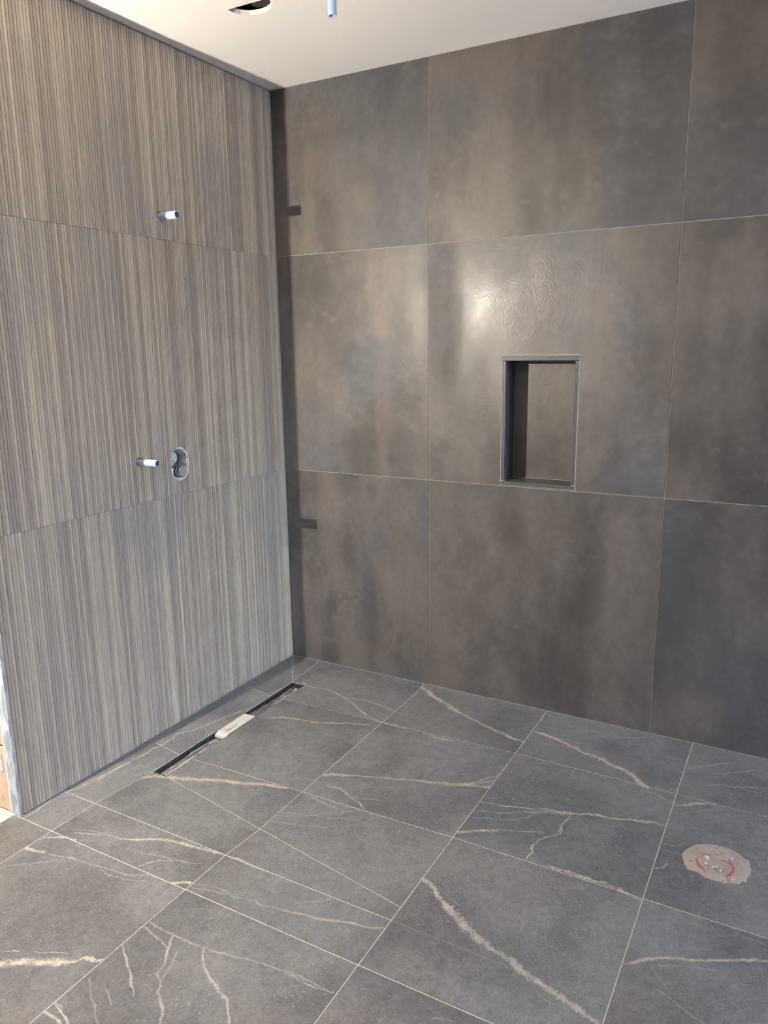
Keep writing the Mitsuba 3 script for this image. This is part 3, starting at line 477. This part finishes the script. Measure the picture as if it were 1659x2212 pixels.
# ------------------------------------------------------------------ mortar patch over a waste pipe
MO = [(2.0372,-0.7644),(2.0311,-0.7477),(2.0372,-0.7208),(2.0515,-0.6925),(2.067,-0.6721),(2.0874,-0.6595),(2.1187,-0.648),(2.1508,-0.6465),(2.1709,-0.6528),(2.1911,-0.6623),(2.2081,-0.6798),(2.2177,-0.6812),(2.2215,-0.6986),(2.2286,-0.7267),(2.2269,-0.7495),(2.2202,-0.7715),(2.2193,-0.7918),(2.2087,-0.7944),(2.1995,-0.8128),(2.1774,-0.8157),(2.1619,-0.8284),(2.1383,-0.8275),(2.1113,-0.8282),(2.0853,-0.8127),(2.0573,-0.8119),(2.0457,-0.7925)]
mt = thing('mortar_patch', 'beige mortar plug with traces of a red pipe ring on the floor at the right', 'mortar patch')
mpoly = Polygon(MO)
def heights(pts):
    P3 = np.concatenate([pts*28.0, np.zeros((len(pts), 1))], 1)
    edge = np.array([mpoly.exterior.distance(Point(q)) for q in pts])
    n1 = np.asarray(meshkit.fbm(P3)).reshape(len(pts), -1)[:, 0]; n2 = np.asarray(meshkit.fbm(P3*4+9)).reshape(len(pts), -1)[:, 0]
    return 0.0008+0.0035*np.clip(edge/0.012, 0, 1)**.6+0.011*(n1-.5)*np.clip(edge/.02, 0, 1)+0.005*(n2-.5)*np.clip(edge/.008, 0, 1)
step = 0.004
gx_, gy_ = np.meshgrid(np.arange(2.025, 2.235, step), np.arange(-0.835, -0.640, step))
gp = np.stack([gx_.ravel(), gy_.ravel()], 1); gp = gp+RNG.uniform(-.0008, .0008, gp.shape)
inside = np.array([mpoly.contains(Point(q)) and mpoly.exterior.distance(Point(q)) > 0.0018 for q in gp])
bd = np.array([mpoly.exterior.interpolate(s).coords[0] for s in np.arange(0, mpoly.length, 0.0035)])
ap = np.vstack([bd, gp[inside]])
from scipy.spatial import Delaunay
tri = Delaunay(ap).simplices; cen = ap[tri].mean(1); tri = tri[[mpoly.buffer(1e-4).contains(Point(c)) for c in cen]]
zz = np.maximum(heights(ap), 0.0006)
mm = trimesh.Trimesh(np.column_stack([ap, zz]), tri, process=False)
if mm.face_normals[:, 2].mean() < 0: mm.invert()
skirt_n = len(bd); sv = np.vstack([np.column_stack([bd, zz[:skirt_n]]), np.column_stack([bd, np.full(skirt_n, -0.001)])])
sf = np.vstack([[[i, (i+1) % skirt_n, i+skirt_n], [(i+1) % skirt_n, (i+1) % skirt_n+skirt_n, i+skirt_n]] for i in range(skirt_n)])
obj('mortar', trimesh.util.concatenate([mm, trimesh.Trimesh(sv, sf, process=False)]), 'mat_mortar', mt)
def arc(pts, w, seed):
    L = LineString(pts); rg = np.random.default_rng(seed); n = 26
    c = [np.array(L.interpolate(s, normalized=True).coords[0]) for s in np.linspace(0, 1, n)]
    l, r = [], []
    for i in range(n):
        d = c[min(i+1, n-1)]-c[max(i-1, 0)]; d = d/np.linalg.norm(d); nn = np.array([-d[1], d[0]])
        k = min(1, 3.5*min(i, n-1-i)/n+.35); l.append(c[i]+nn*w*k*(.5+.5*rg.random())); r.append(c[i]-nn*w*k*(.4+.35*rg.random()))
    q = np.array(l+r[::-1]); poly = Polygon(q).buffer(0)
    V, Fc, n0 = [], [], 0
    for p in polys(poly):
        m = mani(manifold3d.Manifold.extrude(manifold3d.CrossSection(rings(p)), 0.002).refine_to_length(0.004))
        v = np.array(m.vertices); v[:, 2] += heights(v[:, :2])-0.0010; m.vertices = v; V.append(m)
    return trimesh.util.concatenate(V)
def smooth_line(pts):
    p = np.array(pts); 
    for _ in range(2): p = np.vstack([p[:1], np.concatenate([np.stack([.75*a+.25*b, .25*a+.75*b]) for a, b in zip(p[:-1], p[1:])]), p[-1:]])
    return p
for k, (pts, w) in enumerate([([(2.0848,-0.7285),(2.0978,-0.7183),(2.1106,-0.7214)], .0035), ([(2.0758,-0.7549),(2.08,-0.7738),(2.0909,-0.7905),(2.1082,-0.8048)], .0055),
        ([(2.1411,-0.7282),(2.1545,-0.7227),(2.1687,-0.7264),(2.1777,-0.7409),(2.181,-0.7581),(2.1754,-0.7798),(2.1653,-0.7976),(2.1571,-0.8004)], .0055), ([(2.1175,-0.7044),(2.1355,-0.7081)], .0022)]):
    obj('pipe_ring', arc(smooth_line(pts), w, k), 'mat_red_pipe', mt, label='dull red arc of a buried pipe rim')
CR = [((2.1024, -0.7423), (.010, .0085, .0060), 'largest pale crumb, angular, beside the left red arc on the mortar patch'), ((2.1041, -0.7706), (.006, .005, .0035), 'small pale crumb just in front of the largest crumb on the mortar patch'),
      ((2.1262, -0.7782), (.0055, .005, .003), 'pale crumb in the middle of the mortar patch between the red arcs'), ((2.1349, -0.7669), (.005, .0042, .003), 'pale crumb right of the middle crumb on the mortar patch'),
      ((2.1468, -0.7826), (.0042, .007, .0045), 'pale crumb leaning inside the right red arc of the mortar patch'), ((2.1725, -0.7094), (.0035, .0062, .003), 'thin pale crumb behind the right red arc on the mortar patch')]
for k, ((x, y), r, lb) in enumerate(CR):
    rg = np.random.default_rng(70+k)
    h = float(heights(np.array([[x, y]]))[0])
    pts = rg.normal(size=(14, 3)); pts = pts/np.linalg.norm(pts, axis=1)[:, None]*np.array(r)+np.array([x, y, h+r[2]*.75])
    obj('mortar_crumb', mani(manifold3d.Manifold.hull_points(pts)), 'mat_crumb', None, lb, 'crumb', 'mortar crumbs on the patch')
# ------------------------------------------------------------------ work lamp on its cable
lt = thing('pendant_bulb', 'bare halogen work bulb hanging on a cable left of the wet room', 'lamp')
obj('cord', tube([(LAMP[0], LAMP[1], LINTEL-0.002), (LAMP[0], LAMP[1], LAMP[2]+0.075)], 0.003, 12), 'mat_dark_plastic', lt)
obj('socket', turn(lathe([(0, 0), (.006, 0), (.009, .012), (.009, .05), (.004, .062), (0, .062)], 20), trimesh.transformations.translation_matrix((LAMP+[0, 0, .014]).tolist())), 'mat_dark_plastic', lt, smooth=30)
bulb = trimesh.creation.icosphere(3, LAMP_R); bulb.apply_translation(LAMP)
L_ = LAMP_POWER/(math.pi*LAMP_R**2)*LAMP_TINT
scene[lt+'__bulb'] = mikit.ply(bulb, 'mat_white', smooth=True, emitter={'type': 'area', 'radiance': {'type': 'rgb', 'value': L_.tolist()}})
